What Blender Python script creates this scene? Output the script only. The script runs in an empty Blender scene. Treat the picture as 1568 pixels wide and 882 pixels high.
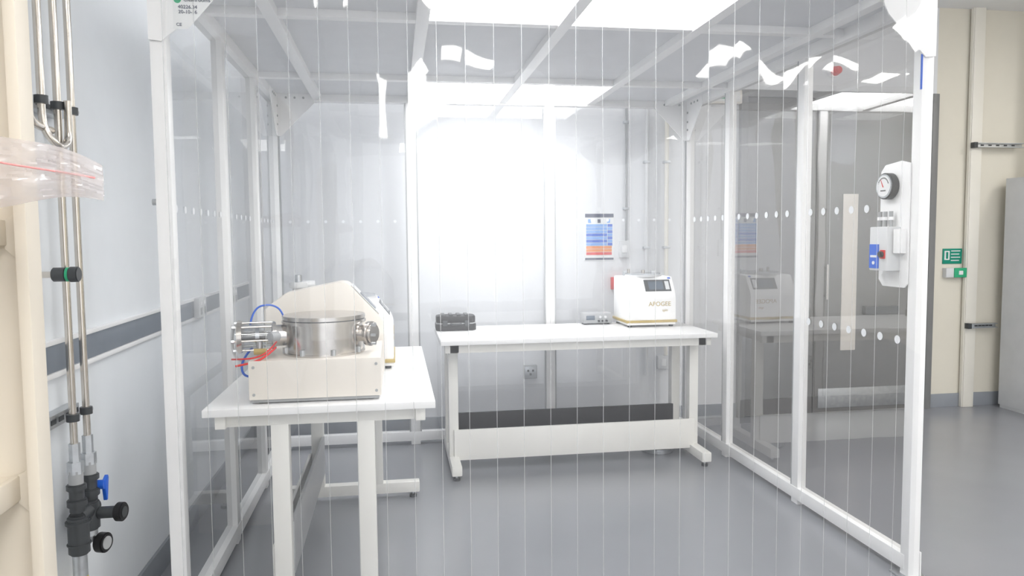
import bpy, bmesh, math, random
from mathutils import Vector, Matrix, noise
random.seed(4)
S=bpy.context.scene
COL=S.collection
# ---------------------------------------------------------------- materials
def new(name):
    m=bpy.data.materials.new(name); m.use_nodes=True
    nt=m.node_tree; b=nt.nodes.get('Principled BSDF'); return m,nt,b
def pm(name,col,rough=.5,metal=0,var=.03,scale=8,bump=0,spec=.5,coat=0):
    m,nt,b=new(name); N=nt.nodes.new; L=nt.links.new
    b.inputs['Roughness'].default_value=rough; b.inputs['Metallic'].default_value=metal
    b.inputs['Specular IOR Level'].default_value=spec
    b.inputs['Coat Weight'].default_value=coat
    tc=N('ShaderNodeTexCoord'); nz=N('ShaderNodeTexNoise'); nz.inputs['Scale'].default_value=scale
    nz.inputs['Detail'].default_value=4
    L(tc.outputs['Object'],nz.inputs['Vector'])
    cr=N('ShaderNodeValToRGB')
    a=[max(0,c*(1-var)) for c in col]; c2=[min(1,c*(1+var)) for c in col]
    cr.color_ramp.elements[0].position=.3; cr.color_ramp.elements[1].position=.7
    cr.color_ramp.elements[0].color=(*a,1); cr.color_ramp.elements[1].color=(*c2,1)
    L(nz.outputs['Fac'],cr.inputs['Fac']); L(cr.outputs['Color'],b.inputs['Base Color'])
    if bump:
        bp=N('ShaderNodeBump'); bp.inputs['Strength'].default_value=bump; bp.inputs['Distance'].default_value=.01
        L(nz.outputs['Fac'],bp.inputs['Height']); L(bp.outputs['Normal'],b.inputs['Normal'])
    return m
def emis(name,col,st):
    m,nt,b=new(name); nt.nodes.remove(b); e=nt.nodes.new('ShaderNodeEmission')
    e.inputs['Color'].default_value=(*col,1); e.inputs['Strength'].default_value=st
    nt.links.new(e.outputs[0],nt.nodes['Material Output'].inputs[0]); return m
def clear(name,f0=.07,rough=.02,tint=(1,1,1),haze=0.0,hazecol=(.9,.92,.95),bump=0,power=5,fmax=1):
    m,nt,b=new(name); nt.nodes.remove(b); N=nt.nodes.new; L=nt.links.new
    g=N('ShaderNodeNewGeometry'); d=N('ShaderNodeVectorMath'); d.operation='DOT_PRODUCT'
    L(g.outputs['Normal'],d.inputs[0]); L(g.outputs['Incoming'],d.inputs[1])
    ab=N('ShaderNodeMath'); ab.operation='ABSOLUTE'; L(d.outputs['Value'],ab.inputs[0])
    s=N('ShaderNodeMath'); s.operation='SUBTRACT'; s.inputs[0].default_value=1; L(ab.outputs[0],s.inputs[1])
    p=N('ShaderNodeMath'); p.operation='POWER'; p.inputs[1].default_value=power; L(s.outputs[0],p.inputs[0])
    ma=N('ShaderNodeMath'); ma.operation='MULTIPLY_ADD'; ma.inputs[1].default_value=fmax-f0; ma.inputs[2].default_value=f0
    ma.use_clamp=True; L(p.outputs[0],ma.inputs[0])
    t=N('ShaderNodeBsdfTransparent'); t.inputs[0].default_value=(*tint,1)
    gl=N('ShaderNodeBsdfGlossy'); gl.inputs['Roughness'].default_value=rough
    mx=N('ShaderNodeMixShader'); L(ma.outputs[0],mx.inputs[0]); L(t.outputs[0],mx.inputs[1]); L(gl.outputs[0],mx.inputs[2])
    out=mx
    if bump:
        tc=N('ShaderNodeTexCoord'); nz=N('ShaderNodeTexNoise'); nz.inputs['Scale'].default_value=3; nz.inputs['Detail'].default_value=1
        L(tc.outputs['Object'],nz.inputs['Vector'])
        bp=N('ShaderNodeBump'); bp.inputs['Strength'].default_value=1; bp.inputs['Distance'].default_value=bump
        L(nz.outputs['Fac'],bp.inputs['Height']); L(bp.outputs['Normal'],gl.inputs['Normal'])
    if haze:
        df=N('ShaderNodeBsdfDiffuse'); df.inputs[0].default_value=(*hazecol,1)
        tl=N('ShaderNodeBsdfTranslucent'); tl.inputs[0].default_value=(*hazecol,1)
        ad=N('ShaderNodeMixShader'); ad.inputs[0].default_value=.5; L(df.outputs[0],ad.inputs[1]); L(tl.outputs[0],ad.inputs[2])
        m2=N('ShaderNodeMixShader'); m2.inputs[0].default_value=haze; L(mx.outputs[0],m2.inputs[1]); L(ad.outputs[0],m2.inputs[2]); out=m2
    L(out.outputs[0],nt.nodes['Material Output'].inputs[0]); return m

M={}
M['wallL']=pm('wall_paint_cool',(.83,.86,.89),.55,var=.01)
M['wallB']=pm('wall_paint_back',(.80,.81,.83),.6,var=.01)
M['wallR']=pm('wall_paint_cream',(.78,.74,.64),.6,var=.01)
M['ceil']=pm('ceiling_white',(.85,.85,.85),.8,var=.01)
M['base']=pm('grey_vinyl_trim',(.30,.32,.35),.4,var=.03)
M['dado']=pm('grey_dado_rail',(.20,.23,.27),.4,var=.03)
M['white']=pm('white_powdercoat',(.93,.93,.93),.35,var=.01)
M['frame']=pm('cream_white_frame',(.88,.87,.83),.35,var=.01)
M['top']=pm('white_laminate',(.94,.94,.94),.3,var=.01)
M['cream']=pm('cream_enamel',(.85,.80,.73),.4,var=.015)
M['beige']=pm('beige_steel',(.78,.72,.62),.5,var=.015)
M['trunk']=pm('cream_trunking',(.84,.81,.73),.5,var=.01)
M['grey']=pm('grey_plastic',(.38,.39,.40),.45)
M['lgrey']=pm('light_grey_plastic',(.70,.71,.72),.4)
M['psu']=pm('mid_grey_case',(.40,.41,.42),.4)
M['tile']=pm('ceiling_filter_grey',(.74,.75,.77),.6,var=.02)
M['dark']=pm('dark_grey_plastic',(.05,.055,.06),.4)
M['black']=pm('black_rubber',(.010,.010,.012),.5,bump=.1,scale=60)
M['door']=pm('dark_grey_door',(.17,.165,.16),.35,var=.03)
M['doorf']=pm('dark_grey_frame',(.22,.22,.22),.4)
M['steel']=pm('brushed_stainless',(.62,.59,.56),.22,1,var=.06,scale=20)
M['pipe']=pm('bright_steel_tube',(.64,.60,.55),.2,1,var=.05,scale=20)
M['galv']=pm('galvanised_steel',(.58,.60,.62),.4,1,var=.1,scale=30)
M['alu']=pm('insulation_foil',(.75,.76,.78),.3,1,var=.1,scale=40,bump=.5)
M['gold']=pm('gold_trim',(.50,.38,.14),.4,.2)
M['blue']=pm('blue_plastic',(.02,.13,.65),.4)
M['lblue']=pm('light_blue_print',(.20,.42,.85),.5)
M['red']=pm('red_plastic',(.75,.03,.03),.4)
M['pink']=pm('pink_seal',(.85,.35,.35),.4)
M['orange']=pm('orange_print',(.85,.28,.06),.5)
M['green']=pm('green_sign',(.0,.26,.17),.5)
M['green2']=pm('green_plastic',(.03,.42,.2),.4)
M['yellow']=pm('yellow_tag',(.85,.7,.02),.5)
M['navy']=pm('dark_header_print',(.05,.06,.12),.5)
M['screen']=pm('display_glass',(.10,.13,.17),.1,spec=.8)
M['face']=pm('dial_face',(.85,.86,.86),.3)
M['valve']=pm('dark_valve_pvc',(.055,.06,.065),.35)
M['led']=emis('led_panel',(1,1,1),9)
M['room_led']=emis('room_led',(1,.98,.95),15)
M['acr']=clear('clear_acrylic',.09,.012,(.95,.955,.96),.022,bump=.001)
M['acrR']=clear('clear_acrylic_side',.14,.008,(.84,.835,.83),.012,bump=.0008,power=3.2)
M['pvc']=clear('clear_pvc_strip',.085,.03,(.985,.988,.99),.018)
M['pvce']=clear('pvc_strip_edge',.15,.1,(.80,.81,.82),.42,(1,1,1))
M['bag']=clear('polythene_bag',.12,.15,(.97,.96,.96),.3,(1,.95,.95))
M['glass']=clear('glass_tube',.14,.03,(.85,.87,.89),.03)
M['dot']=pm('frosted_dot',(.88,.90,.93),.6)
def floor_mat():
    m,nt,b=new('grey_blue_resin_floor'); N=nt.nodes.new; L=nt.links.new
    tc=N('ShaderNodeTexCoord'); nz=N('ShaderNodeTexNoise'); nz.inputs['Scale'].default_value=1.3; nz.inputs['Detail'].default_value=6
    n2=N('ShaderNodeTexNoise'); n2.inputs['Scale'].default_value=180
    L(tc.outputs['Object'],nz.inputs[0]); L(tc.outputs['Object'],n2.inputs[0])
    cr=N('ShaderNodeValToRGB'); cr.color_ramp.elements[0].position=.3; cr.color_ramp.elements[1].position=.75
    cr.color_ramp.elements[0].color=(.275,.283,.31,1); cr.color_ramp.elements[1].color=(.305,.313,.34,1)
    L(nz.outputs['Fac'],cr.inputs[0]); L(cr.outputs[0],b.inputs['Base Color'])
    bp=N('ShaderNodeBump'); bp.inputs['Strength'].default_value=.12; bp.inputs['Distance'].default_value=.002
    L(n2.outputs['Fac'],bp.inputs['Height']); L(bp.outputs[0],b.inputs['Normal'])
    b.inputs['Roughness'].default_value=.22; return m
M['floor']=floor_mat()
# ---------------------------------------------------------------- builders
def G(name,loc,rz=0,world=True):
    e=bpy.data.objects.new(name,None); e.location=loc; e.rotation_euler=(0,0,rz); e.empty_display_size=.1
    COL.objects.link(e); e['w']=1 if world else 0; return e
def mk(name,bm,mat,par=None,smooth=False,world=True):
    if par is not None and par['w']:
        bmesh.ops.translate(bm,verts=bm.verts,vec=-Vector(par.location))
    me=bpy.data.meshes.new(name); bm.to_mesh(me); bm.free()
    for mm in (mat if isinstance(mat,list) else [mat]): me.materials.append(M[mm])
    o=bpy.data.objects.new(name,me); COL.objects.link(o)
    if par is not None: o.parent=par
    if smooth:
        for p in me.polygons: p.use_smooth=True
        try: me.set_sharp_from_angle(angle=math.radians(35))
        except Exception: pass
    return o
def bev(bm,w,seg=2):
    if w>0: bmesh.ops.bevel(bm,geom=[e for e in bm.edges],offset=w,segments=seg,affect='EDGES',profile=.6,clamp_overlap=True)
def box(name,x0,x1,y0,y1,z0,z1,mat,par=None,b=.003,seg=2):
    bm=bmesh.new(); bmesh.ops.create_cube(bm,size=1)
    for v in bm.verts:
        v.co=Vector(((x0+x1)/2+v.co.x*(x1-x0),(y0+y1)/2+v.co.y*(y1-y0),(z0+z1)/2+v.co.z*(z1-z0)))
    bev(bm,min(b,.45*min(abs(x1-x0),abs(y1-y0),abs(z1-z0))) if b else 0,seg)
    return mk(name,bm,mat,par,smooth=b>0)
def cyl(name,p0,p1,r,mat,par=None,r2=None,seg=32,b=0):
    p0=Vector(p0);p1=Vector(p1);d=p1-p0
    bm=bmesh.new(); bmesh.ops.create_cone(bm,cap_ends=True,segments=seg,radius1=r,radius2=r if r2 is None else r2,depth=d.length)
    if b:
        es=[e for e in bm.edges if any(len(f.verts)>4 for f in e.link_faces)]
        bmesh.ops.bevel(bm,geom=es,offset=b,segments=2,affect='EDGES')
    rot=Vector((0,0,1)).rotation_difference(d.normalized()).to_matrix().to_4x4()
    bmesh.ops.transform(bm,matrix=Matrix.Translation((p0+p1)/2)@rot,verts=bm.verts)
    return mk(name,bm,mat,par,smooth=True)
def prism(name,pts,ax,lo,hi,mat,par=None,b=.003):
    bm=bmesh.new()
    def P(a,c,t):
        return {'X':(t,a,c),'Y':(a,t,c),'Z':(a,c,t)}[ax]
    A=[bm.verts.new(P(a,c,lo)) for a,c in pts]; B=[bm.verts.new(P(a,c,hi)) for a,c in pts]
    bm.faces.new(A); bm.faces.new(B[::-1]); n=len(pts)
    for i in range(n): bm.faces.new((A[i],B[i],B[(i+1)%n],A[(i+1)%n]))
    bmesh.ops.recalc_face_normals(bm,faces=bm.faces)
    bev(bm,b)
    return mk(name,bm,mat,par,smooth=b>0)
def tube(name,pts,r,mat,par=None,smooth=True):
    cu=bpy.data.curves.new(name,'CURVE'); cu.dimensions='3D'; cu.bevel_depth=r; cu.bevel_resolution=4; cu.use_fill_caps=True
    off=Vector(par.location) if (par is not None and par['w']) else Vector((0,0,0))
    if smooth:
        sp=cu.splines.new('NURBS'); sp.points.add(len(pts)-1)
        for i,p in enumerate(pts): sp.points[i].co=(*(Vector(p)-off),1)
        sp.use_endpoint_u=True; sp.order_u=3; sp.resolution_u=8
    else:
        sp=cu.splines.new('POLY'); sp.points.add(len(pts)-1)
        for i,p in enumerate(pts): sp.points[i].co=(*(Vector(p)-off),1)
    cu.materials.append(M[mat]); o=bpy.data.objects.new(name,cu); COL.objects.link(o)
    if par is not None: o.parent=par
    return o
def quad(name,pts,mat,par=None):
    bm=bmesh.new(); bm.faces.new([bm.verts.new(p) for p in pts]); return mk(name,bm,mat,par)
def text(name,s,size,loc,rot,mat,par,ext=.0008):
    cu=bpy.data.curves.new(name,'FONT'); cu.body=s; cu.size=size; cu.extrude=ext; cu.align_x='CENTER'; cu.align_y='CENTER'
    cu.materials.append(M[mat]); o=bpy.data.objects.new(name,cu); COL.objects.link(o)
    off=Vector(par.location) if (par is not None and par['w']) else Vector((0,0,0))
    o.location=Vector(loc)-off; o.rotation_euler=rot; o.parent=par; return o
PI=math.pi
# ---------------------------------------------------------------- room shell
YB=5.93; XL=-1.12; XR=7.2; YF=-7; ZC=3.5
box('floor',XL-.1,XR+.1,YF,YB+.1,-.1,0,'floor',b=0)
box('wall_back',XL-.1,4.69,YB,YB+.1,0,ZC,'wallB',b=0)
box('wall_back_right',4.69,XR+.1,YB,YB+.1,0,ZC,'wallR',b=0)
box('wall_left',XL-.1,XL,YF,YB,0,ZC,'wallL',b=0)
box('wall_right',XR,XR+.1,YF,YB,0,ZC,'wallR',b=0)
box('ceiling',XL-.1,XR+.1,YF,YB+.1,ZC,ZC+.1,'ceil',b=0)
box('baseboard_left',XL,XL+.015,YF,YB,0,.12,'base',b=.002)
box('baseboard_back',XL+.015,2.86,YB-.015,YB,0,.12,'base',b=.002)
box('baseboard_right',4.69,XR,YB-.015,YB,0,.12,'base',b=.002)
tr=G('trim_1',(XL,2,1.17))
box('dado_band',XL,XL+.014,YF,YB-.02,1.13,1.22,'dado',tr)
box('dado_lip_top',XL,XL+.02,YF,YB-.02,1.22,1.236,'white',tr)
box('dado_lip_bottom',XL,XL+.02,YF,YB-.02,1.112,1.13,'white',tr)
for i,(x,y,w,l) in enumerate([(.72,-5.0,1.2,1.8),(4.2,-2.5,.6,1.2),(5.6,-2.5,.6,1.2),(.5,.3,.6,1.2),(3.9,2.2,.6,1.2),(5.9,3.4,.6,1.2),(4.8,.3,.6,1.2),(-.1,-.9,.6,1.2)]):
    g=G('ceiling_light_panel',(x,y,ZC-.03))
    box('trim_frame',x-w/2-.03,x+w/2+.03,y-l/2-.03,y+l/2+.03,ZC-.03,ZC-.001,'white',g)
    box('diffuser',x-w/2,x+w/2,y-l/2,y+l/2,ZC-.036,ZC-.028,'room_led',g,b=0)
# door
d=G('door_1',(3.8,YB,0))
DX0,DX1,DZ=2.92,4.62,2.70
box('frame_left',DX0-.06,DX0,YB-.05,YB,0,DZ+.06,'doorf',d)
box('frame_right',DX1,DX1+.06,YB-.05,YB,0,DZ+.06,'doorf',d)
box('frame_top',DX0,DX1,YB-.05,YB,DZ,DZ+.06,'doorf',d)
xm=3.55
box('leaf_left',DX0,xm-.004,YB-.035,YB-.002,.01,DZ,'door',d)
box('leaf_right',xm+.004,DX1,YB-.035,YB-.002,.01,DZ,'door',d)
box('vision_strip',3.80,3.94,YB-.042,YB-.034,.55,1.9,'cream',d)
box('kick_plate',xm+.05,DX1-.05,YB-.042,YB-.034,.05,.22,'galv',d)
box('push_bar',4.0,4.32,YB-.09,YB-.06,.86,.93,'dark',d,b=.01); box('push_bar_mount_1',4.01,4.05,YB-.065,YB-.03,.86,.93,'dark',d); box('push_bar_mount_2',4.27,4.31,YB-.065,YB-.03,.86,.93,'dark',d)
cyl('handle',(3.64,YB-.08,1.0),(3.64,YB-.08,1.3),.012,'steel',d)
cyl('handle_stem_1',(3.64,YB-.08,1.03),(3.64,YB-.03,1.03),.008,'steel',d)
cyl('handle_stem_2',(3.64,YB-.08,1.27),(3.64,YB-.03,1.27),.008,'steel',d)
s=G('exit_sign',(2.72,YB,2.68)); box('housing',2.58,2.86,YB-.06,YB,2.64,2.75,'cream',s,b=.008); box('legend',2.60,2.84,YB-.064,YB-.058,2.655,2.735,'face',s); box('legend_arrow',2.66,2.78,YB-.066,YB-.063,2.675,2.715,'green2',s)
s=G('alarm_beacon',(3.7,YB,2.93)); cyl('base',(3.7,YB,2.93),(3.7,YB-.04,2.93),.05,'white',s); cyl('lens',(3.7,YB-.035,2.93),(3.7,YB-.1,2.93),.042,'red',s,r2=.03,b=.008)
# ---------------------------------------------------------------- back wall items
def poster():
    g=G('wall_poster',(1.65,YB,1.55)); x0,x1,z0,z1=1.53,1.78,1.36,1.745
    box('sheet',x0,x1,YB-.006,YB-.001,z0,z1,'face',g,b=0)
    y0,y1=YB-.008,YB-.005
    box('header',x0+.005,x1-.005,y0,y1,z1-.035,z1-.005,'navy',g,b=0)
    for k in range(3): box('subheader_icon_%d'%k,x0+.03+k*.08,x0+.055+k*.08,y0,y1,z1-.08,z1-.05,'navy' if k==1 else 'lblue',g,b=0)
    cols=['lblue','lblue','lblue','blue','lblue','blue','lblue','orange','orange','red']
    h=.255/10
    for i,c in enumerate(cols):
        z=z1-.09-i*h
        box('row_%d'%i,x0+.015,x1-.06 if i<7 else x1-.02,y0,y1,z-h*.85,z,c,g,b=0)
        if i<7: box('cell_%d'%i,x1-.055,x1-.015,y0,y1,z-h*.85,z,'lblue' if i%2 else 'blue',g,b=0)
    box('footer',x0+.005,x1-.005,y0,y1,z0+.004,z0+.02,'navy',g,b=0)
poster()
def socket(name,x,z,w,h,kind='switch'):
    g=G(name,(x,YB,z))
    box('back_box',x-w/2,x+w/2,YB-.035,YB,z-h/2,z+h/2,'lgrey' if kind!='outlet' else 'psu',g,b=.006)
    if kind=='outlet':
        box('faceplate',x-w/2+.008,x+w/2-.008,YB-.037,YB-.034,z-h/2+.008,z+h/2-.008,'galv',g,b=.001)
        for i,(dx,dz) in enumerate([(-.02,.012),(.02,.012),(0,-.018)]):
            box('pin_%d'%i,x+dx-.008,x+dx+.008,YB-.039,YB-.036,z+dz-.009,z+dz+.009,'dark',g,b=.001)
    else: box('rocker',x-.02,x+.02,YB-.041,YB-.034,z-.03,z+.03,'white',g,b=.003)
    return g
socket('light_switch',1.86,1.45,.085,.14)
socket('wall_outlet',1.07,.46,.11,.11,'outlet')
socket('wall_outlet',2.2,.50,.10,.11,'switch')
s=G('fire_call_point',(1.80,YB,1.17)); box('body',1.75,1.84,YB-.045,YB,1.12,1.22,'red',s,b=.006); box('glass',1.77,1.82,YB-.049,YB-.044,1.145,1.195,'face',s)
for x,z0,r,m_ in [(1.875,1.52,.010,'psu'),(2.05,.4,.015,'lgrey'),(2.22,.56,.016,'trunk')]:
    g=G('wall_conduit',(x,YB-.03,z0)); cyl('tube',(x,YB-.03,z0),(x,YB-.03,ZC),r,m_,g)
    for k in range(3):
        z=max(z0,1.2)+.25+k*.7
        box('saddle_%d'%k,x-r-.012,x+r+.012,YB-.03-r-.004,YB,z,z+.02,'galv',g)
# right-hand wall
g=G('emergency_sign',(4.87,YB,1.35)); box('plate',4.79,4.98,YB-.008,YB,1.285,1.42,'green',g)
for k in range(4): box('text_line_%d'%k,4.87,4.96-.01*(k%2),YB-.010,YB-.007,1.395-k*.028,1.403-k*.028,'face',g,b=0)
box('pictogram',4.805,4.855,YB-.010,YB-.007,1.32,1.40,'face',g,b=0); box('pictogram_figure',4.82,4.84,YB-.012,YB-.009,1.33,1.39,'green',g,b=0)
g=G('door_release_button',(4.89,YB,1.21)); box('body',4.795,4.98,YB-.05,YB,1.165,1.25,'lgrey',g,b=.006); box('cover',4.87,4.99,YB-.06,YB-.045,1.165,1.25,'green2',g,b=.006); box('button',4.91,4.95,YB-.066,YB-.058,1.19,1.225,'face',g)
g=G('vertical_trunking',(5.05,YB,1.5)); box('duct',4.985,5.105,YB-.05,YB-.016,0.001,ZC,'trunk',g,b=.004); box('lid',4.993,5.097,YB-.058,YB-.048,.001,ZC,'trunk',g,b=.003)
for z,x1 in [(2.32,5.48),(.735,5.28)]:
    g=G('strut_channel',(5.3,YB,z)); box('channel_back',5.0,x1,YB-.075,YB-.06,z-.02,z+.02,'galv',g,b=.001)
    box('flange_top',5.0,x1,YB-.10,YB-.06,z+.014,z+.02,'galv',g,b=0); box('flange_bottom',5.0,x1,YB-.10,YB-.06,z-.02,z-.014,'galv',g,b=0)
    box('end_cap',4.985,5.02,YB-.105,YB-.059,z-.024,z+.024,'dark',g)
    for k in range(5):
        x=5.07+k*(x1-5.10)/5; box('slot_%d'%k,x,x+.03,YB-.078,YB-.074,z-.006,z+.006,'dark',g,b=0)
g=G('insulated_pipe',(5.60,5.6,2.6)); cyl('lagging',(5.57,5.70,2.08),(5.57,5.70,ZC),.055,'alu',g)
for k in range(6): cyl('band_%d'%k,(5.57,5.70,2.1+k*.24),(5.57,5.70,2.115+k*.24),.058,'galv',g)
g=G('storage_cabinet',(5.8,5.4,0)); box('carcass',5.30,6.3,5.0,5.82,.03,2.03,'lgrey',g,b=.006); box('plinth',5.31,6.27,5.01,5.81,0,.04,'lgrey',g)
box('door_leaf_1',5.31,5.81,4.982,5.0,.08,2.01,'lgrey',g); box('door_leaf_2',5.82,6.29,4.982,5.0,.08,2.01,'lgrey',g)
cyl('door_handle',(5.78,4.96,1.0),(5.78,4.96,1.15),.008,'steel',g)
# ---------------------------------------------------------------- cleanroom enclosure
X0,X1,Y0,Y1,H=-.845,2.29,2.98,5.60,2.61
g=G('cleanroom_enclosure',((X0+X1)/2,(Y0+Y1)/2,0))
def post(n,x,y,a=.03,b_=.03,mat='white',h=None): box(n,x-a,x+a,y-b_,y+b_,0.001,h or H,mat,g,b=.004)
post('post_front_left',X0,Y0,.029,.028,h=2.8); post('post_front_right',X1,Y0,.028,.028,h=2.8)
post('post_back_left',X0,Y1,.032,.032); post('post_back_right',X1,Y1,.032,.032)
YM=[3.92,4.78]
for i,y in enumerate(YM): post('post_left_%d'%i,X0,y,.026,.034)
for i,y in enumerate([3.93,4.87]): post('post_right_%d'%i,X1,y,.026,.034)
post('post_back_mid_1',.13,Y1,.035,.028); post('post_back_mid_2',1.17,Y1,.035,.028)
for x,n in((X0,'left'),(X1,'right')):
    box('rail_bottom_'+n,x-.03,x+.03,Y0,Y1,.03,.10,'white',g,b=.004)
    box('rail_top_'+n,x-.035,x+.035,Y0,Y1,H-.08,H,'white',g,b=.004)
box('rail_bottom_back',X0,X1,Y1-.03,Y1+.03,.03,.10,'white',g,b=.004)
box('rail_top_back',X0,X1,Y1-.035,Y1+.035,H-.07,H,'white',g,b=.004)
box('rail_top_front',X0,X1,Y0-.028,Y0+.028,2.72,2.80,'white',g,b=.004)
box('fascia_front',X0,X1,Y0+.03,Y0+.036,H-.01,2.80,'white',g,b=0)
for i,(x,y) in enumerate([(X0,Y0),(X1,Y0),(X0,Y1),(X1,Y1)]):
    sx=1 if x>0 else -1
    box('foot_plate_%d'%i,x-.06,x+.06,y-.06,y+.06,0,.008,'galv',g)
    box('foot_bracket_%d'%i,x+sx*.03,x+sx*.036,y-.03,y+.03,0,.12,'white',g)
cyl('post_bolt',(X0-.029,Y0-.01,1.70),(X0-.045,Y0-.01,1.70),.012,'galv',g,seg=12)
box('film_edge_blue',X1-.031,X1-.028,Y0-.03,Y0-.02,2.18,2.33,'blue',g,b=0)
def sheet(n,pts,mat): quad(n,pts,mat,g)
ysL=[Y0]+YM+[Y1]; ysR=[Y0,3.93,4.87,Y1]
for i in range(3):
    sheet('panel_left_%d'%i,[(X0,ysL[i],.1),(X0,ysL[i+1],.1),(X0,ysL[i+1],H-.08),(X0,ysL[i],H-.08)],'acr')
    sheet('panel_right_%d'%i,[(X1,ysR[i],.1),(X1,ysR[i+1],.1),(X1,ysR[i+1],H-.08),(X1,ysR[i],H-.08)],'acrR')
xs=[X0,.13,1.17,X1]
for i in range(3): sheet('panel_back_%d'%i,[(xs[i],Y1,.1),(xs[i+1],Y1,.1),(xs[i+1],Y1,H-.07),(xs[i],Y1,H-.07)],'acr')
for i,y in enumerate(ysR[1:-1]):
    box('gasket_right_%d'%i,X1-.026,X1-.016,y+.034,y+.042,.1,H-.08,'psu',g,b=0)
for i,x in enumerate(xs[1:-1]):
    for s_ in(-1,1): box('gasket_back_%d_%d'%(i,s_),x+s_*.040-.005,x+s_*.040+.005,Y1-.027,Y1-.015,.1,H-.08,'psu',g,b=0)
box('gasket_back_left',X0+.034,X0+.044,Y1-.027,Y1-.015,.1,H-.08,'psu',g,b=0); box('gasket_back_right',X1-.044,X1-.034,Y1-.027,Y1-.015,.1,H-.08,'psu',g,b=0)
bm=bmesh.new()
def dot(c,ax,r=.022):
    vs=[]
    for k in range(14):
        a=2*PI*k/14; p=Vector(c)
        if ax=='X': p+=Vector((0,math.cos(a)*r,math.sin(a)*r))
        else: p+=Vector((math.cos(a)*r,0,math.sin(a)*r))
        vs.append(bm.verts.new(p))
    bm.faces.new(vs)
for z in(1.68,1.07):
    y=Y0+.12
    while y<Y1-.05:
        if all(abs(y-q)>.06 for q in ysR) and (z>1.5 or y<3.9): dot((X1-.004,y,z),'X',.020)
        if z>1.5 and all(abs(y-q)>.06 for q in ysL): dot((X0+.004,y,z),'X',.015)
        y+=.125
mk('manifestation_dots',bm,'dot',g)
bm=bmesh.new(); x=X0+.1
while x<X1-.05:
    if all(abs(x-q)>.06 for q in xs): dot((x,Y1-.004,1.68),'Y',.011)
    x+=.125
mk('manifestation_dots_back',bm,'dot',g)
bx=[-.53,.145,.815,1.485,2.10]
for i,x in enumerate(bx):
    box('grid_long_%d'%i,x-.03,x+.03,Y0,Y1,H-.06,H-.005,'white',g,b=.003)
by=[3.55,4.88]
for i,y in enumerate(by): box('grid_cross_%d'%i,X0,X1,y-.028,y+.028,H-.055,H-.008,'white',g,b=.003)
cx=[X0]+bx+[X1]; cy=[Y0]+by+[Y1]
for i in range(len(cx)-1):
    for j in range(3):
        lit = (i in(2,3)) and j in(0,2)
        z=H-.02
        if lit: box('led_panel_%d_%d'%(i,j),cx[i]+.03,cx[i+1]-.03,cy[j]+.03,cy[j+1]-.03,z,z+.02,'led',g,b=0)
        else: box('filter_panel_%d_%d'%(i,j),cx[i],cx[i+1],cy[j],cy[j+1],z,z+.02,'tile',g,b=0)
def gus(n,x,y,sx,ax='Y',s=.25,top=None):
    z=(top or H)-.02; e=.06; o=y if ax=='X' else x
    pts=[(o,z),(o+sx*s,z),(o+sx*s,z-e),(o+sx*e,z-s),(o,z-s)]
    if ax=='Y': prism(n,pts,'Y',y-.003,y+.003,'white',g,b=0)
    else: prism(n,pts,'X',x-.003,x+.003,'white',g,b=0)
    for k,(a,c) in enumerate([(.03,.22),(.03,.16),(.03,.09),(.10,.03),(.16,.03),(.22,.03)]):
        if ax=='Y': cyl('bolt_%s_%d'%(n,k),(x+sx*a,y-.002,z-c),(x+sx*a,y-.010,z-c),.008,'psu',g,seg=10)
        else:
            xx=1 if x<0 else -1
            cyl('bolt_%s_%d'%(n,k),(x,y+sx*a,z-c),(x+xx*.008,y+sx*a,z-c),.008,'psu',g,seg=10)
yf=Y0-.034
prism('gusset_front_left',[(-.874,2.80),(-.874,2.29),(-.83,2.285),(-.655,2.43),(-.63,2.47),(-.55,2.80)],'Y',yf-.003,yf+.003,'white',g,b=0)
prism('gusset_front_right',[(2.318,2.80),(2.318,2.32),(2.27,2.315),(2.09,2.49),(2.07,2.53),(2.0,2.80)],'Y',yf-.003,yf+.003,'white',g,b=0)
gus('gusset_back_left',X0,Y1-.04,1,s=.30); gus('gusset_back_right',X1,Y1-.04,-1,s=.30)
gus('gusset_side_left',X0+.035,Y1-.03,-1,'X',s=.3); gus('gusset_side_right',X1-.035,Y1-.03,-1,'X',s=.3)
yl=yf-.004
prism('label_sheet',[(-.785,2.47),(-.785,2.33),(-.735,2.33),(-.665,2.41),(-.64,2.44),(-.64,2.47)],'Y',yl-.001,yl,'face',g,b=0)
cyl('label_logo',(-.768,yl-.001,2.435),(-.768,yl-.002,2.435),.013,'green2',g)
text('label_text','Cleanrooms',.019,(-.700,yl-.002,2.435),(PI/2,0,0),'navy',g)
text('label_text_2','40226.34\n20-10-16',.018,(-.733,yl-.002,2.40),(PI/2,0,0),'navy',g)
text('label_text_3','CE',.016,(-.765,yl-.002,2.345),(PI/2,0,0),'navy',g)
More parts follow.
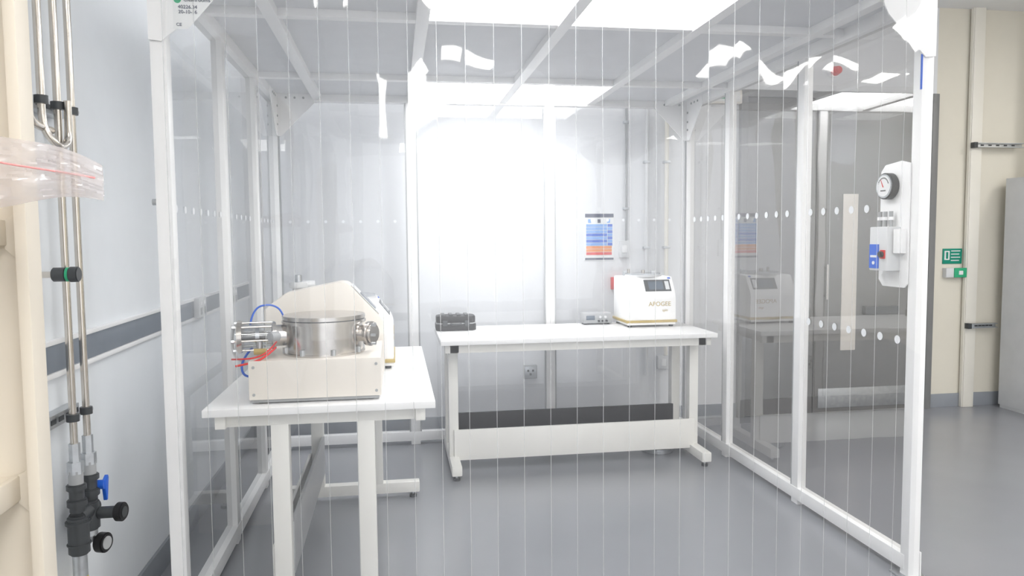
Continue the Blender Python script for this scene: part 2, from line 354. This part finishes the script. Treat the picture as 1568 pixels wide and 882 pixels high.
# ---------------------------------------------------------------- PVC strip curtain
c=G('strip_curtain',((X0+X1)/2,Y0-.07,0))
box('header_rail',X0+.04,X1-.04,Y0-.075,Y0-.04,2.64,2.71,'white',c)
n=28; wq=(X1-X0-.05)/n; ZT=2.68
bm=bmesh.new(); be=bmesh.new()
for i in range(n):
    xa=X0+.025+i*wq; yb=Y0-.058
    tw=random.uniform(-.003,.003); bow=random.uniform(-.0016,.0016)
    rows=64; cols=8; gr=[]
    for r in range(rows+1):
        z=.03+(ZT-.03)*r/rows; row=[]
        top=min(1,max(0,(z-1.6)/.5))
        for q in range(cols+1):
            s_=q/cols-.5; x=xa+wq*(q/cols)*1.02
            nzv=noise.noise(Vector((x*1.7,z*1.3,3.1)))*.019*(.25+.75*top)+noise.noise(Vector((x*5,z*4,7.7)))*.0040*top
            y=yb+bow*(1-4*s_*s_)+tw*s_+nzv
            row.append(bm.verts.new((x,y,z)))
        gr.append(row)
    for r in range(rows):
        for q in range(cols): bm.faces.new((gr[r][q],gr[r][q+1],gr[r+1][q+1],gr[r+1][q]))
        a,b_=gr[r][0].co,gr[r+1][0].co
        e=.0011
        be.faces.new([be.verts.new((a.x-e,a.y-.002,a.z)),be.verts.new((a.x+e,a.y-.002,a.z)),be.verts.new((b_.x+e,b_.y-.002,b_.z)),be.verts.new((b_.x-e,b_.y-.002,b_.z))])
mk('strips',bm,'pvc',c,smooth=True); mk('strip_edges',be,'pvce',c)
# ---------------------------------------------------------------- lab benches
def bench(loc,rz,L,D,ff=.03):
    g=G('lab_bench',loc,rz,False); h=.90
    box('worktop',-L/2,L/2,-D/2,D/2,h-.030,h,'top',g,b=.004)
    box('apron_front',-L/2+.03,L/2-.03,-D/2+.04,-D/2+.08,h-.085,h-.03,'frame',g)
    box('apron_back',-L/2+.03,L/2-.03,D/2-.08,D/2-.04,h-.085,h-.03,'frame',g)
    for s_ in(-1,1):
        x=s_*(L/2-.09); n='left' if s_<0 else 'right'
        box('end_beam_'+n,x-.03,x+.03,-D/2+.04,D/2-.04,h-.085,h-.03,'frame',g)
        for k,y in enumerate((-.17,.17)):
            box('upright_%s_%d'%(n,k),x-.032,x+.032,y-.035,y+.035,.09,h-.08,'frame',g,b=.005)
        box('foot_'+n,x-.033,x+.033,-D/2+ff,D/2-.03,.035,.10,'frame',g,b=.008)
        for k,y in enumerate((-D/2+ff+.04,D/2-.07)):
            cyl('glide_stem_%s_%d'%(n,k),(x,y,.012),(x,y,.04),.008,'galv',g,seg=12)
            cyl('glide_%s_%d'%(n,k),(x,y,0),(x,y,.016),.022,'dark',g,seg=20)
    return g
bb=bench((1.205,5.09,0),0,1.86,.78,-.05)
box('modesty_panel',-.84,.84,-.225,-.205,.075,.28,'frame',bb)
box('cable_tray_black',-.82,.82,.13,.15,.13,.31,'black',bb)
sb=bench((-.30,3.76,0),PI/2,1.55,.90)
box('modesty_panel',-.67,.67,.205,.22,.10,.30,'frame',sb)
box('cable_tray_grey',-.67,.67,.13,.145,.18,.40,'psu',sb)
# ---------------------------------------------------------------- spin coater
def spin(loc,rz,W=.37,D=.34,Hh=.36):
    g=G('spin_coater',loc,rz,False)
    prism('housing',[(-D/2,.045),(D/2,.045),(D/2,Hh),(-D/2+.09,Hh),(-D/2+.015,.25),(-D/2,.21)],'X',-W/2,W/2,'white',g,b=.014)
    prism('base_tray',[(-D/2-.006,.032),(D/2+.006,.032),(D/2+.006,.050),(-D/2-.006,.050)],'X',-W/2-.006,W/2+.006,'gold',g,b=.003)
    prism('base',[(-D/2,.015),(D/2,.015),(D/2,.034),(-D/2,.034)],'X',-W/2+.005,W/2-.005,'white',g,b=.003)
    for i,(x,y) in enumerate([(-1,-1),(1,-1),(-1,1),(1,1)]): cyl('foot_%d'%i,(x*(W/2-.03),y*(D/2-.03),0.0005),(x*(W/2-.03),y*(D/2-.03),.018),.016,'dark',g,seg=16)
    a=Vector((0,-D/2+.015,.25)); b_=Vector((0,-D/2+.09,Hh)); dr=(b_-a).normalized(); nn=Vector((0,-dr.z,dr.y))
    def pl(n,x0,x1,t0,t1,m,o=.002):
        bm=bmesh.new(); A=[]
        for (x,tt) in((x0,t0),(x1,t0),(x1,t1),(x0,t1)):
            p=a+(b_-a)*tt; A.append((x,p.y,p.z))
        lo=[bm.verts.new(Vector(p)-nn*.002) for p in A]; hi=[bm.verts.new(Vector(p)+nn*o) for p in A]
        bm.faces.new(hi); bm.faces.new(lo[::-1])
        for k in range(4): bm.faces.new((lo[k],lo[(k+1)%4],hi[(k+1)%4],hi[k]))
        bmesh.ops.recalc_face_normals(bm,faces=bm.faces); mk(n,bm,m,g)
    pl('bezel',-.04,.155,.06,.78,'dark'); pl('display',-.01,.10,.16,.68,'screen',.003); pl('keypad',.115,.145,.16,.68,'lgrey',.003)
    pl('status_led',.145,.165,.84,.92,'blue',.004)
    text('logo','APOGEE',.045,(.06,-D/2-.001,.165),(PI/2,0,0),'gold',g,.001)
    text('logo_sub','spin',.026,(.10,-D/2-.001,.12),(PI/2,0,0),'gold',g)
    cyl('bowl_ring',(0,.03,Hh-.004),(0,.03,Hh+.012),.135,'lgrey',g,b=.004,seg=48)
    cyl('lid',(0,.03,Hh+.010),(0,.03,Hh+.022),.128,'glass',g,seg=48)
    cyl('lid_knob',(0,.03,Hh+.02),(0,.03,Hh+.045),.014,'steel',g,b=.004)
    cyl('lid_nozzle',(-.09,.10,Hh+.02),(-.09,.10,Hh+.05),.010,'steel',g)
    for s_ in(-1,1): box('hinge_%d'%s_,s_*.11-.016,s_*.11+.016,.10,.13,Hh-.002,Hh+.035,'galv',g)
    return g
spin((1.820,5.29,.90),0)
spin((-.205,3.98,.90),PI/2,.43,.38,.345)
# ---------------------------------------------------------------- vacuum chamber instrument
v=G('vacuum_chamber_coater',(-.32,3.3,.90))
box('base_cabinet',-.585,-.065,3.05,3.56,.918,1.075,'cream',v,b=.006)
box('cabinet_skirt',-.575,-.075,3.06,3.55,.905,.920,'grey',v)
for i,(x,z) in enumerate([(-.565,.94),(-.085,.94),(-.565,1.05),(-.085,1.05)]): cyl('screw_%d'%i,(x,3.051,z),(x,3.046,z),.006,'psu',v,seg=10)
for i,(x,y) in enumerate([(-.54,3.09),(-.11,3.09),(-.54,3.5),(-.11,3.5)]): cyl('foot_%d'%i,(x,y,.9005),(x,y,.918),.016,'dark',v,seg=16)
CX,CY=-.305,3.25; PZ=1.155
cyl('chamber_base_flange',(CX,CY,1.07),(CX,CY,1.083),.170,'steel',v,seg=64,b=.002)
cyl('chamber_body',(CX,CY,1.075),(CX,CY,1.215),.160,'steel',v,seg=64)
cyl('chamber_rim',(CX,CY,1.203),(CX,CY,1.217),.175,'steel',v,seg=64,b=.003)
cyl('chamber_gasket',(CX,CY,1.217),(CX,CY,1.221),.168,'dark',v,seg=64)
cyl('chamber_lid',(CX,CY,1.221),(CX,CY,1.237),.172,'steel',v,seg=64,b=.002)
for k in range(8):
    a=2*PI*k/8+.3; x,y=CX+.164*math.cos(a),CY+.164*math.sin(a); cyl('clamp_bolt_%d'%k,(x,y,1.08),(x,y,1.105),.010,'galv',v,seg=8)
cyl('port_right_tube',(CX+.14,CY-.02,PZ),(CX+.19,CY-.05,PZ),.035,'steel',v)
cyl('port_right_flange',(CX+.185,CY-.047,PZ),(CX+.202,CY-.058,PZ),.052,'steel',v,b=.003)
cyl('port_right_blank',(CX+.202,CY-.058,PZ),(CX+.212,CY-.064,PZ),.042,'steel',v,b=.003)
for k in range(6):
    a=2*PI*k/6; cyl('port_bolt_%d'%k,(CX+.20,CY-.058+.045*math.cos(a),PZ+.045*math.sin(a)),(CX+.218,CY-.066+.045*math.cos(a),PZ+.045*math.sin(a)),.006,'galv',v,seg=6)
cyl('port_left_neck',(CX-.15,CY-.02,PZ),(CX-.20,CY-.03,PZ),.045,'steel',v)
cyl('port_left_flange',(CX-.195,CY-.03,PZ),(CX-.21,CY-.033,PZ),.06,'steel',v,b=.003)
cyl('window_tube',(CX-.21,CY-.033,PZ),(CX-.33,CY-.05,PZ),.050,'glass',v)
cyl('window_inner_electrode',(CX-.20,CY-.033,PZ),(CX-.34,CY-.05,PZ),.014,'dark',v)
cyl('window_inner_ring',(CX-.26,CY-.04,PZ),(CX-.275,CY-.042,PZ),.036,'galv',v)
cyl('window_end_ring',(CX-.325,CY-.05,PZ),(CX-.345,CY-.052,PZ),.068,'steel',v,b=.003)
cyl('window_end_glass',(CX-.345,CY-.052,PZ),(CX-.352,CY-.053,PZ),.055,'glass',v)
for k in range(6):
    a=2*PI*k/6+.2; dy,dz=.058*math.cos(a),.058*math.sin(a)
    cyl('tie_rod_%d'%k,(CX-.205,CY-.033+dy,PZ+dz),(CX-.36,CY-.053+dy,PZ+dz),.0045,'steel',v,seg=8)
    cyl('tie_nut_%d'%k,(CX-.347,CY-.05+dy,PZ+dz),(CX-.36,CY-.053+dy,PZ+dz),.009,'galv',v,seg=6)
cyl('elbow_valve',(CX-.25,CY-.10,1.07),(CX-.25,CY-.10,1.14),.012,'galv',v)
cyl('elbow_valve_body',(CX-.22,CY-.11,1.10),(CX-.27,CY-.11,1.10),.013,'gold',v)
cyl('viewport_knob',(CX-.17,CY-.13,1.165),(CX-.20,CY-.16,1.165),.02,'psu',v,b=.003)
tube('hose_blue',[(CX-.30,CY-.02,1.20),(CX-.29,CY,1.27),(CX-.22,CY+.02,1.285),(CX-.17,CY+.03,1.25),(CX-.165,CY+.05,1.18)],.004,'blue',v)
tube('hose_blue_2',[(CX-.30,CY+.02,1.10),(CX-.345,CY,1.05),(CX-.34,CY,.98),(CX-.29,CY+.05,.97),(CX-.27,CY+.07,.98)],.005,'blue',v)
tube('hose_red',[(CX-.18,CY-.12,1.14),(CX-.20,CY-.17,1.11),(CX-.25,CY-.19,1.085),(CX-.33,CY-.17,1.08),(CX-.36,CY-.1,1.07)],.0035,'red',v)
tube('hose_red_2',[(CX-.18,CY-.14,1.12),(CX-.21,CY-.19,1.09),(CX-.27,CY-.19,1.065),(CX-.33,CY-.18,1.055)],.0045,'red',v)
tube('cable_grey',[(CX-.36,CY-.05,1.2),(CX-.38,CY-.03,1.13),(CX-.36,CY,1.04),(CX-.28,CY+.1,1.0)],.006,'lgrey',v)
prism('console_hood',[(-.61,.915),(-.61,1.225),(-.585,1.25),(-.51,1.305),(-.26,1.355),(-.225,1.35),(-.075,1.185),(-.06,1.16),(-.06,.915)],'Y',3.60,3.74,'cream',v,b=.01)
cyl('rear_column',(-.475,3.80,.905),(-.475,3.80,1.32),.03,'lgrey',v); cyl('rear_column_cap',(-.475,3.80,1.315),(-.475,3.80,1.345),.045,'lgrey',v,b=.004); cyl('rear_column_knob',(-.475,3.80,1.34),(-.475,3.80,1.38),.018,'galv',v,b=.003)
cyl('rear_column_arm',(-.475,3.80,1.33),(-.40,3.82,1.33),.02,'lgrey',v)
def hood_panel():
    bm=bmesh.new(); a=Vector((-.21,0,1.336)); b_=Vector((-.082,0,1.196)); nn=Vector((.72,0,.69)).normalized()
    for (t0,t1,y0,y1,o,mi) in [(.0,1,3.61,3.73,.004,0),(.3,.85,3.625,3.715,.007,1)]:
        P=[]
        for tt,y in((t0,y0),(t1,y0),(t1,y1),(t0,y1)):
            p=a+(b_-a)*tt; P.append(Vector((p.x,y,p.z)))
        lo=[bm.verts.new(p) for p in P]; hi=[bm.verts.new(p+nn*o) for p in P]
        fs=[bm.faces.new(hi)]+[bm.faces.new((lo[k],lo[(k+1)%4],hi[(k+1)%4],hi[k])) for k in range(4)]
        for f_ in fs: f_.material_index=mi
    bmesh.ops.recalc_face_normals(bm,faces=bm.faces); mk('control_panel',bm,['lgrey','screen'],v)
hood_panel()
# ---------------------------------------------------------------- items on back bench
k=G('carry_case',(.42,5.3,.90))
def oc(i,z0,z1,n,m,b): prism(n,[(.30+i,5.21+i),(.535-i,5.21+i),(.56-i,5.24+i),(.56-i,5.36-i),(.535-i,5.39-i),(.30+i,5.39-i),(.275+i,5.36-i),(.275+i,5.24+i)],'Z',z0,z1,m,k,b=b)
oc(0,.9005,.950,'shell_bottom','black',.008); oc(.004,.955,1.005,'shell_lid','black',.014); oc(.002,.949,.956,'seam','grey',0)
for i,x in enumerate((.32,.475)): box('latch_%d'%i,x,x+.035,5.20,5.215,.935,.975,'dark',k,b=.004)
for i in range(4): box('rib_%d'%i,.315+i*.055,.34+i*.055,5.23,5.37,1.003,1.014,'dark',k,b=.003)
tube('handle',[(.38,5.21,.95),(.38,5.185,.95),(.45,5.185,.95),(.45,5.21,.95)],.006,'dark',k,smooth=False)
k=G('bench_power_supply',(1.47,5.40,.90))
box('case',1.375,1.595,5.36,5.47,.908,.985,'psu',k,b=.006); box('front_bezel',1.38,1.59,5.352,5.362,.912,.981,'grey',k)
box('display',1.395,1.46,5.348,5.354,.935,.968,'screen',k)
for i in range(3): cyl('terminal_%d'%i,(1.49+i*.03,5.353,.927),(1.49+i*.03,5.34,.927),.008,'dark',k,seg=16)
for i in range(2): cyl('dial_%d'%i,(1.50+i*.04,5.353,.957),(1.50+i*.04,5.34,.957),.009,'lgrey',k,seg=16)
for i in range(4): cyl('foot_%d'%i,(1.395+(i%2)*.175,5.38+(i//2)*.07,.9005),(1.395+(i%2)*.175,5.38+(i//2)*.07,.91),.01,'dark',k,seg=12)
k=G('floor_service_outlet',(1.86,5.05,0))
cyl('ring',(1.86,5.10,0),(1.86,5.10,.03),.115,'galv',k,b=.006,seg=48); cyl('cap',(1.86,5.10,.03),(1.86,5.10,.05),.095,'grey',k,b=.006,seg=48)
cyl('cap_boss',(1.86,5.10,.05),(1.86,5.10,.062),.04,'dark',k,b=.003)
# ---------------------------------------------------------------- pressure monitor on right front post
k=G('pressure_gauge_panel',(2.24,3.12,1.6))
XP=2.261
prism('backplate',[(3.0,1.335),(3.02,1.315),(3.17,1.315),(3.20,1.345),(3.20,1.845),(3.17,1.875),(3.06,1.885),(3.0,1.87)],'X',XP-.008,XP,'white',k,b=.003)
cyl('gauge_body',(XP-.008,3.125,1.775),(XP-.045,3.125,1.775),.060,'dark',k,b=.004)
cyl('gauge_bezel',(XP-.040,3.125,1.775),(XP-.046,3.125,1.775),.056,'galv',k,b=.002)
cyl('gauge_face',(XP-.045,3.125,1.775),(XP-.048,3.125,1.775),.047,'face',k)
for i in range(13):
    a=-1.2+i*.2; box('gauge_tick_%d'%i,XP-.050,XP-.0475,3.125+.037*math.sin(a)-.0012,3.125+.037*math.sin(a)+.0012,1.775+.037*math.cos(a)-.003,1.775+.037*math.cos(a)+.003,'dark',k,b=0)
prism('gauge_needle',[(3.122,1.770),(3.127,1.770),(3.143,1.806)],'X',XP-.0505,XP-.0485,'red',k,b=0)
box('gauge_caption',XP-.050,XP-.0475,3.108,3.142,1.752,1.757,'dark',k,b=0)
for i,y in enumerate((3.09,3.13,3.165)):
    cyl('hose_barb_%d'%i,(XP-.03,y,1.59),(XP-.03,y,1.66),.009,'psu',k,seg=12); cyl('hose_barb_nut_%d'%i,(XP-.03,y,1.62),(XP-.03,y,1.635),.014,'white',k,seg=6)
box('control_box',XP-.075,XP-.008,3.05,3.175,1.39,1.59,'lgrey',k,b=.005)
box('blue_label',XP-.079,XP-.075,3.105,3.17,1.40,1.51,'blue',k,b=0)
box('blue_label_text',XP-.081,XP-.078,3.115,3.16,1.45,1.46,'face',k,b=0)
cyl('blue_label_dot',(XP-.079,3.137,1.425),(XP-.082,3.137,1.425),.008,'face',k,seg=16)
box('rotary_switch_plate',XP-.079,XP-.074,3.060,3.095,1.445,1.485,'red',k)
cyl('rotary_switch',(XP-.078,3.078,1.465),(XP-.095,3.078,1.465),.014,'dark',k,b=.003)
box('isolator_box',XP-.05,XP-.008,3.01,3.045,1.47,1.58,'white',k,b=.004)
# ---------------------------------------------------------------- pipework on left wall
k=G('gas_pipework',(-1.04,2.6,1.0)); XPp=-1.045
r=.0115
yA,yB,yC=2.58,2.685,2.47
tube('tube_a',[(XPp,yA,3.4),(XPp,yA,.88)],r,'pipe',k,False)
tube('tube_b',[(XPp,yB,3.4),(XPp,yB,.88)],r,'pipe',k,False)
tube('tube_c',[(XPp,yC,3.4),(XPp,yC,2.2),(XPp,yC,2.0),(XPp+.0,yC,1.9),(XPp+.03,yC+.02,1.85),(XPp+.03,yC+.06,1.85),(XPp+.03,yA-.005,1.87),(XPp+.03,yA,1.93),(XPp+.03,yA,2.0)],r,'pipe',k)
tube('tube_d',[(XPp,yC-.09,3.4),(XPp,yC-.09,2.0),(XPp,yC-.09,1.93),(XPp,yC-.05,1.9),(XPp,yA-.05,1.9)],r,'pipe',k)
for nm,z,y0,y1 in(('upper',1.985,2.36,2.72),('lower',.985,2.44,2.72)):
    box('strut_%s'%nm,XL+.001,XL+.04,y0,y1,z-.021,z+.021,'galv',k,b=.002)
    for q in range(5): box('strut_slot_%s_%d'%(nm,q),XL+.039,XL+.042,y0+.01+q*(y1-y0)/5,y0+.045+q*(y1-y0)/5,z-.008,z+.008,'dark',k,b=0)
    for j,y in enumerate((yA,yB)+((yC,) if nm=='upper' else ())):
        cyl('clamp_%s_%d'%(nm,j),(XPp,y,z-.012),(XPp,y,z+.012),r+.008,'dark',k,seg=20)
        cyl('clamp_bolt_%s_%d'%(nm,j),(XPp,y+.024,z),(XPp+.012,y+.024,z),.006,'galv',k,seg=8)
for j,y in enumerate((yA,yB)):
    cyl('union_%d'%j,(XPp,y,.83),(XPp,y,.90),.017,'galv',k,seg=6); cyl('union_nut_%d'%j,(XPp,y,.80),(XPp,y,.84),.025,'galv',k,seg=6)
    cyl('valve_neck_%d'%j,(XPp,y,.76),(XPp,y,.81),.022,'psu',k)
    cyl('valve_body_%d'%j,(XPp,y,.67),(XPp,y,.77),.023,'valve',k,b=.004)
    cyl('valve_collar_%d'%j,(XPp,y,.69),(XPp,y,.715),.030,'valve',k,b=.003)
    cyl('valve_collar_upper_%d'%j,(XPp,y,.745),(XPp,y,.765),.030,'valve',k,b=.003)
cyl('manifold',(XPp,yA-.01,.65),(XPp,yB+.02,.65),.028,'valve',k,b=.004)
cyl('filter_bowl',(XPp,yA,.53),(XPp,yA,.66),.032,'valve',k,b=.006)
cyl('filter_bowl_ring',(XPp,yA,.63),(XPp,yA,.645),.038,'valve',k,b=.003)
cyl('filter_bowl_ring_2',(XPp,yA,.56),(XPp,yA,.57),.036,'valve',k,b=.003)
cyl('regulator_body',(XPp,yB-.02,.58),(XPp,yB-.02,.68),.034,'valve',k,b=.006)
cyl('regulator_cap',(XPp,yB-.02,.56),(XPp,yB-.02,.585),.026,'galv',k,b=.003)
cyl('regulator_knob',(XPp+.03,yB-.02,.635),(XPp+.09,yB-.02,.635),.020,'valve',k,b=.004)
cyl('gauge',(XPp+.09,yB-.02,.635),(XPp+.115,yB-.025,.635),.032,'black',k,b=.004); cyl('gauge_face_disc',(XPp+.115,yB-.025,.635),(XPp+.117,yB-.0253,.635),.018,'dark',k)
cyl('gauge_2',(XPp+.02,yB,.525),(XPp+.05,yB-.01,.525),.034,'black',k,b=.004); cyl('gauge_2_face',(XPp+.05,yB-.01,.525),(XPp+.052,yB-.0106,.525),.022,'psu',k)
cyl('gauge_stem',(XPp,yB,.53),(XPp,yB,.61),.010,'galv',k)
cyl('lever_hub',(XPp+.01,yB+.02,.72),(XPp+.04,yB+.02,.72),.016,'blue',k)
prism('lever_blue',[(yB+.02,.73),(yB+.05,.745),(yB+.055,.735),(yB+.04,.66),(yB+.03,.66),(yB+.02,.71)],'X',XPp+.03,XPp+.042,'blue',k,b=.002)
cyl('lower_union',(XPp,yA,.455),(XPp,yA,.535),.022,'galv',k); cyl('yellow_tag',(XPp,yA,.36),(XPp,yA,.457),.022,'yellow',k)
cyl('yellow_tag_band',(XPp,yA,.415),(XPp,yA,.425),.0225,'dark',k)
cyl('drop_pipe',(XPp,yA,.0),(XPp,yA,.36),.018,'valve',k)
cyl('stub_valve',(XPp,yC+.02,1.455),(XPp+.04,yC+.02,1.455),.022,'valve',k,b=.003); cyl('stub_valve_ring',(XPp+.04,yC+.02,1.455),(XPp+.048,yC+.02,1.455),.022,'green2',k)
cyl('stub_valve_cap',(XPp+.048,yC+.02,1.455),(XPp+.075,yC+.02,1.455),.024,'dark',k,b=.003); cyl('stub_stem',(XL+.001,yC+.02,1.455),(XPp,yC+.02,1.455),.01,'pipe',k)
for y in(4.4,5.25):
    k=G('double_socket',(XL+.02,y,1.175)); box('plate',XL+.015,XL+.045,y-.08,y+.08,1.125,1.235,'lgrey',k,b=.004)
    for i in(-1,1):
        box('recess_%d'%i,XL+.044,XL+.047,y+i*.035-.02,y+i*.035+.02,1.14,1.18,'grey',k,b=0); box('rocker_%d'%i,XL+.044,XL+.05,y+i*.035-.008,y+i*.035+.008,1.195,1.215,'white',k,b=.001)
# ---------------------------------------------------------------- metal shelving at left foreground
k=G('metal_shelving',(-.93,1.3,0))
box('end_panel',XL+.02,-.755,1.70,1.715,.0,2.6,'beige',k,b=.002)
box('end_panel_lip',-.765,-.74,1.655,1.715,.0,2.6,'beige',k,b=.005)
box('back_panel',XL+.012,XL+.022,.7,1.70,.0,2.6,'beige',k,b=0)
box('near_end_panel',XL+.02,-.755,.70,.715,.0,2.6,'beige',k,b=.002)
for i,z in enumerate((.45,1.06,1.60,2.3)):
    box('shelf_%d'%i,XL+.022,-.80,.715,1.70,z-.01,z,'beige',k,b=0)
    box('shelf_lip_%d'%i,-.81,-.795,.715,1.70,z-.05,z+.004,'beige',k,b=.004)
    box('shelf_return_%d'%i,-.84,-.80,.715,1.70,z-.055,z-.048,'beige',k,b=.002)
    prism('shelf_corner_%d'%i,[(-.80,z+.004),(-.80,z-.055),(-.785,z-.07),(-.767,z-.085),(-.767,z+.03),(-.785,z+.012)],'Y',1.69,1.70,'beige',k,b=.001)
# polythene bag resting on the shelf and drooping past the edge
k=G('plastic_bag',(-.68,1.5,1.7))
bm=bmesh.new(); nx,ny=44,30
for side in(0,1):
    gr=[]
    for i in range(nx+1):
        row=[]
        for j in range(ny+1):
            a=i/nx; b_=j/ny
            x=-.94+a*.405
            z=1.80-.03*a-.075*a*a-b_*(.215-.15*a)+.008*math.sin(9*a)
            env=math.sin(PI*min(1,max(0,a*.96+.02)))*math.sin(PI*b_)
            cr=noise.noise(Vector((a*5,b_*4,side*5.3)))*.026+abs(noise.noise(Vector((a*11+2,b_*9,side*3.1))))*.020
            bulge=.03*env+cr*min(1,4*env+.1)
            y=1.50+(-bulge if side==0 else bulge)
            row.append(bm.verts.new((x,y,z)))
        gr.append(row)
    for i in range(nx):
        for j in range(ny): bm.faces.new((gr[i][j],gr[i+1][j],gr[i+1][j+1],gr[i][j+1]))
bmesh.ops.remove_doubles(bm,verts=bm.verts,dist=.0003)
mk('film',bm,'bag',k,smooth=True)
tube('zip_seal_red',[(-.90,1.465,1.73),(-.83,1.46,1.745),(-.76,1.455,1.72),(-.70,1.45,1.70),(-.60,1.48,1.685),(-.545,1.49,1.675)],.0018,'pink',k)
tube('zip_seal_pink',[(-.90,1.46,1.66),(-.82,1.45,1.68),(-.75,1.445,1.71),(-.70,1.45,1.665)],.0024,'red',k)
# ---------------------------------------------------------------- lights
sp=bpy.data.lights.new('added_wall_glow_spot','SPOT'); sp.energy=60; sp.spot_size=math.radians(72); sp.spot_blend=1; sp.shadow_soft_size=.2  # added spot with no fixture, makes the middle of the back wall glow
so=bpy.data.objects.new('added_wall_glow_spot',sp); so.location=(.78,4.1,2.5); so.rotation_euler=(Vector((.74,5.93,1.30))-Vector(so.location)).to_track_quat('-Z','Y').to_euler(); COL.objects.link(so)
w=bpy.data.worlds.new('World'); S.world=w; w.use_nodes=True
bg=w.node_tree.nodes['Background']; bg.inputs[0].default_value=(.95,.97,1,1); bg.inputs[1].default_value=1.7
# ---------------------------------------------------------------- camera
psi=math.radians(8.9);th=math.radians(3.95);roll=math.radians(.5)
F=Vector((math.sin(psi)*math.cos(th),math.cos(psi)*math.cos(th),-math.sin(th)))
R=Vector((math.cos(psi),-math.sin(psi),0)); U=R.cross(F)
R2=R*math.cos(roll)-U*math.sin(roll); U2=U*math.cos(roll)+R*math.sin(roll)
cam=bpy.data.cameras.new('camera'); co=bpy.data.objects.new('camera',cam); COL.objects.link(co)
mt=Matrix((R2,U2,-F)).transposed().to_4x4(); mt.translation=Vector((0,0,1.56)); co.matrix_world=mt
cam.lens=36*1140/1568; cam.sensor_width=36; cam.clip_start=.05
S.camera=co
S.view_settings.view_transform='Standard'; S.view_settings.look='None'; S.view_settings.exposure=.25
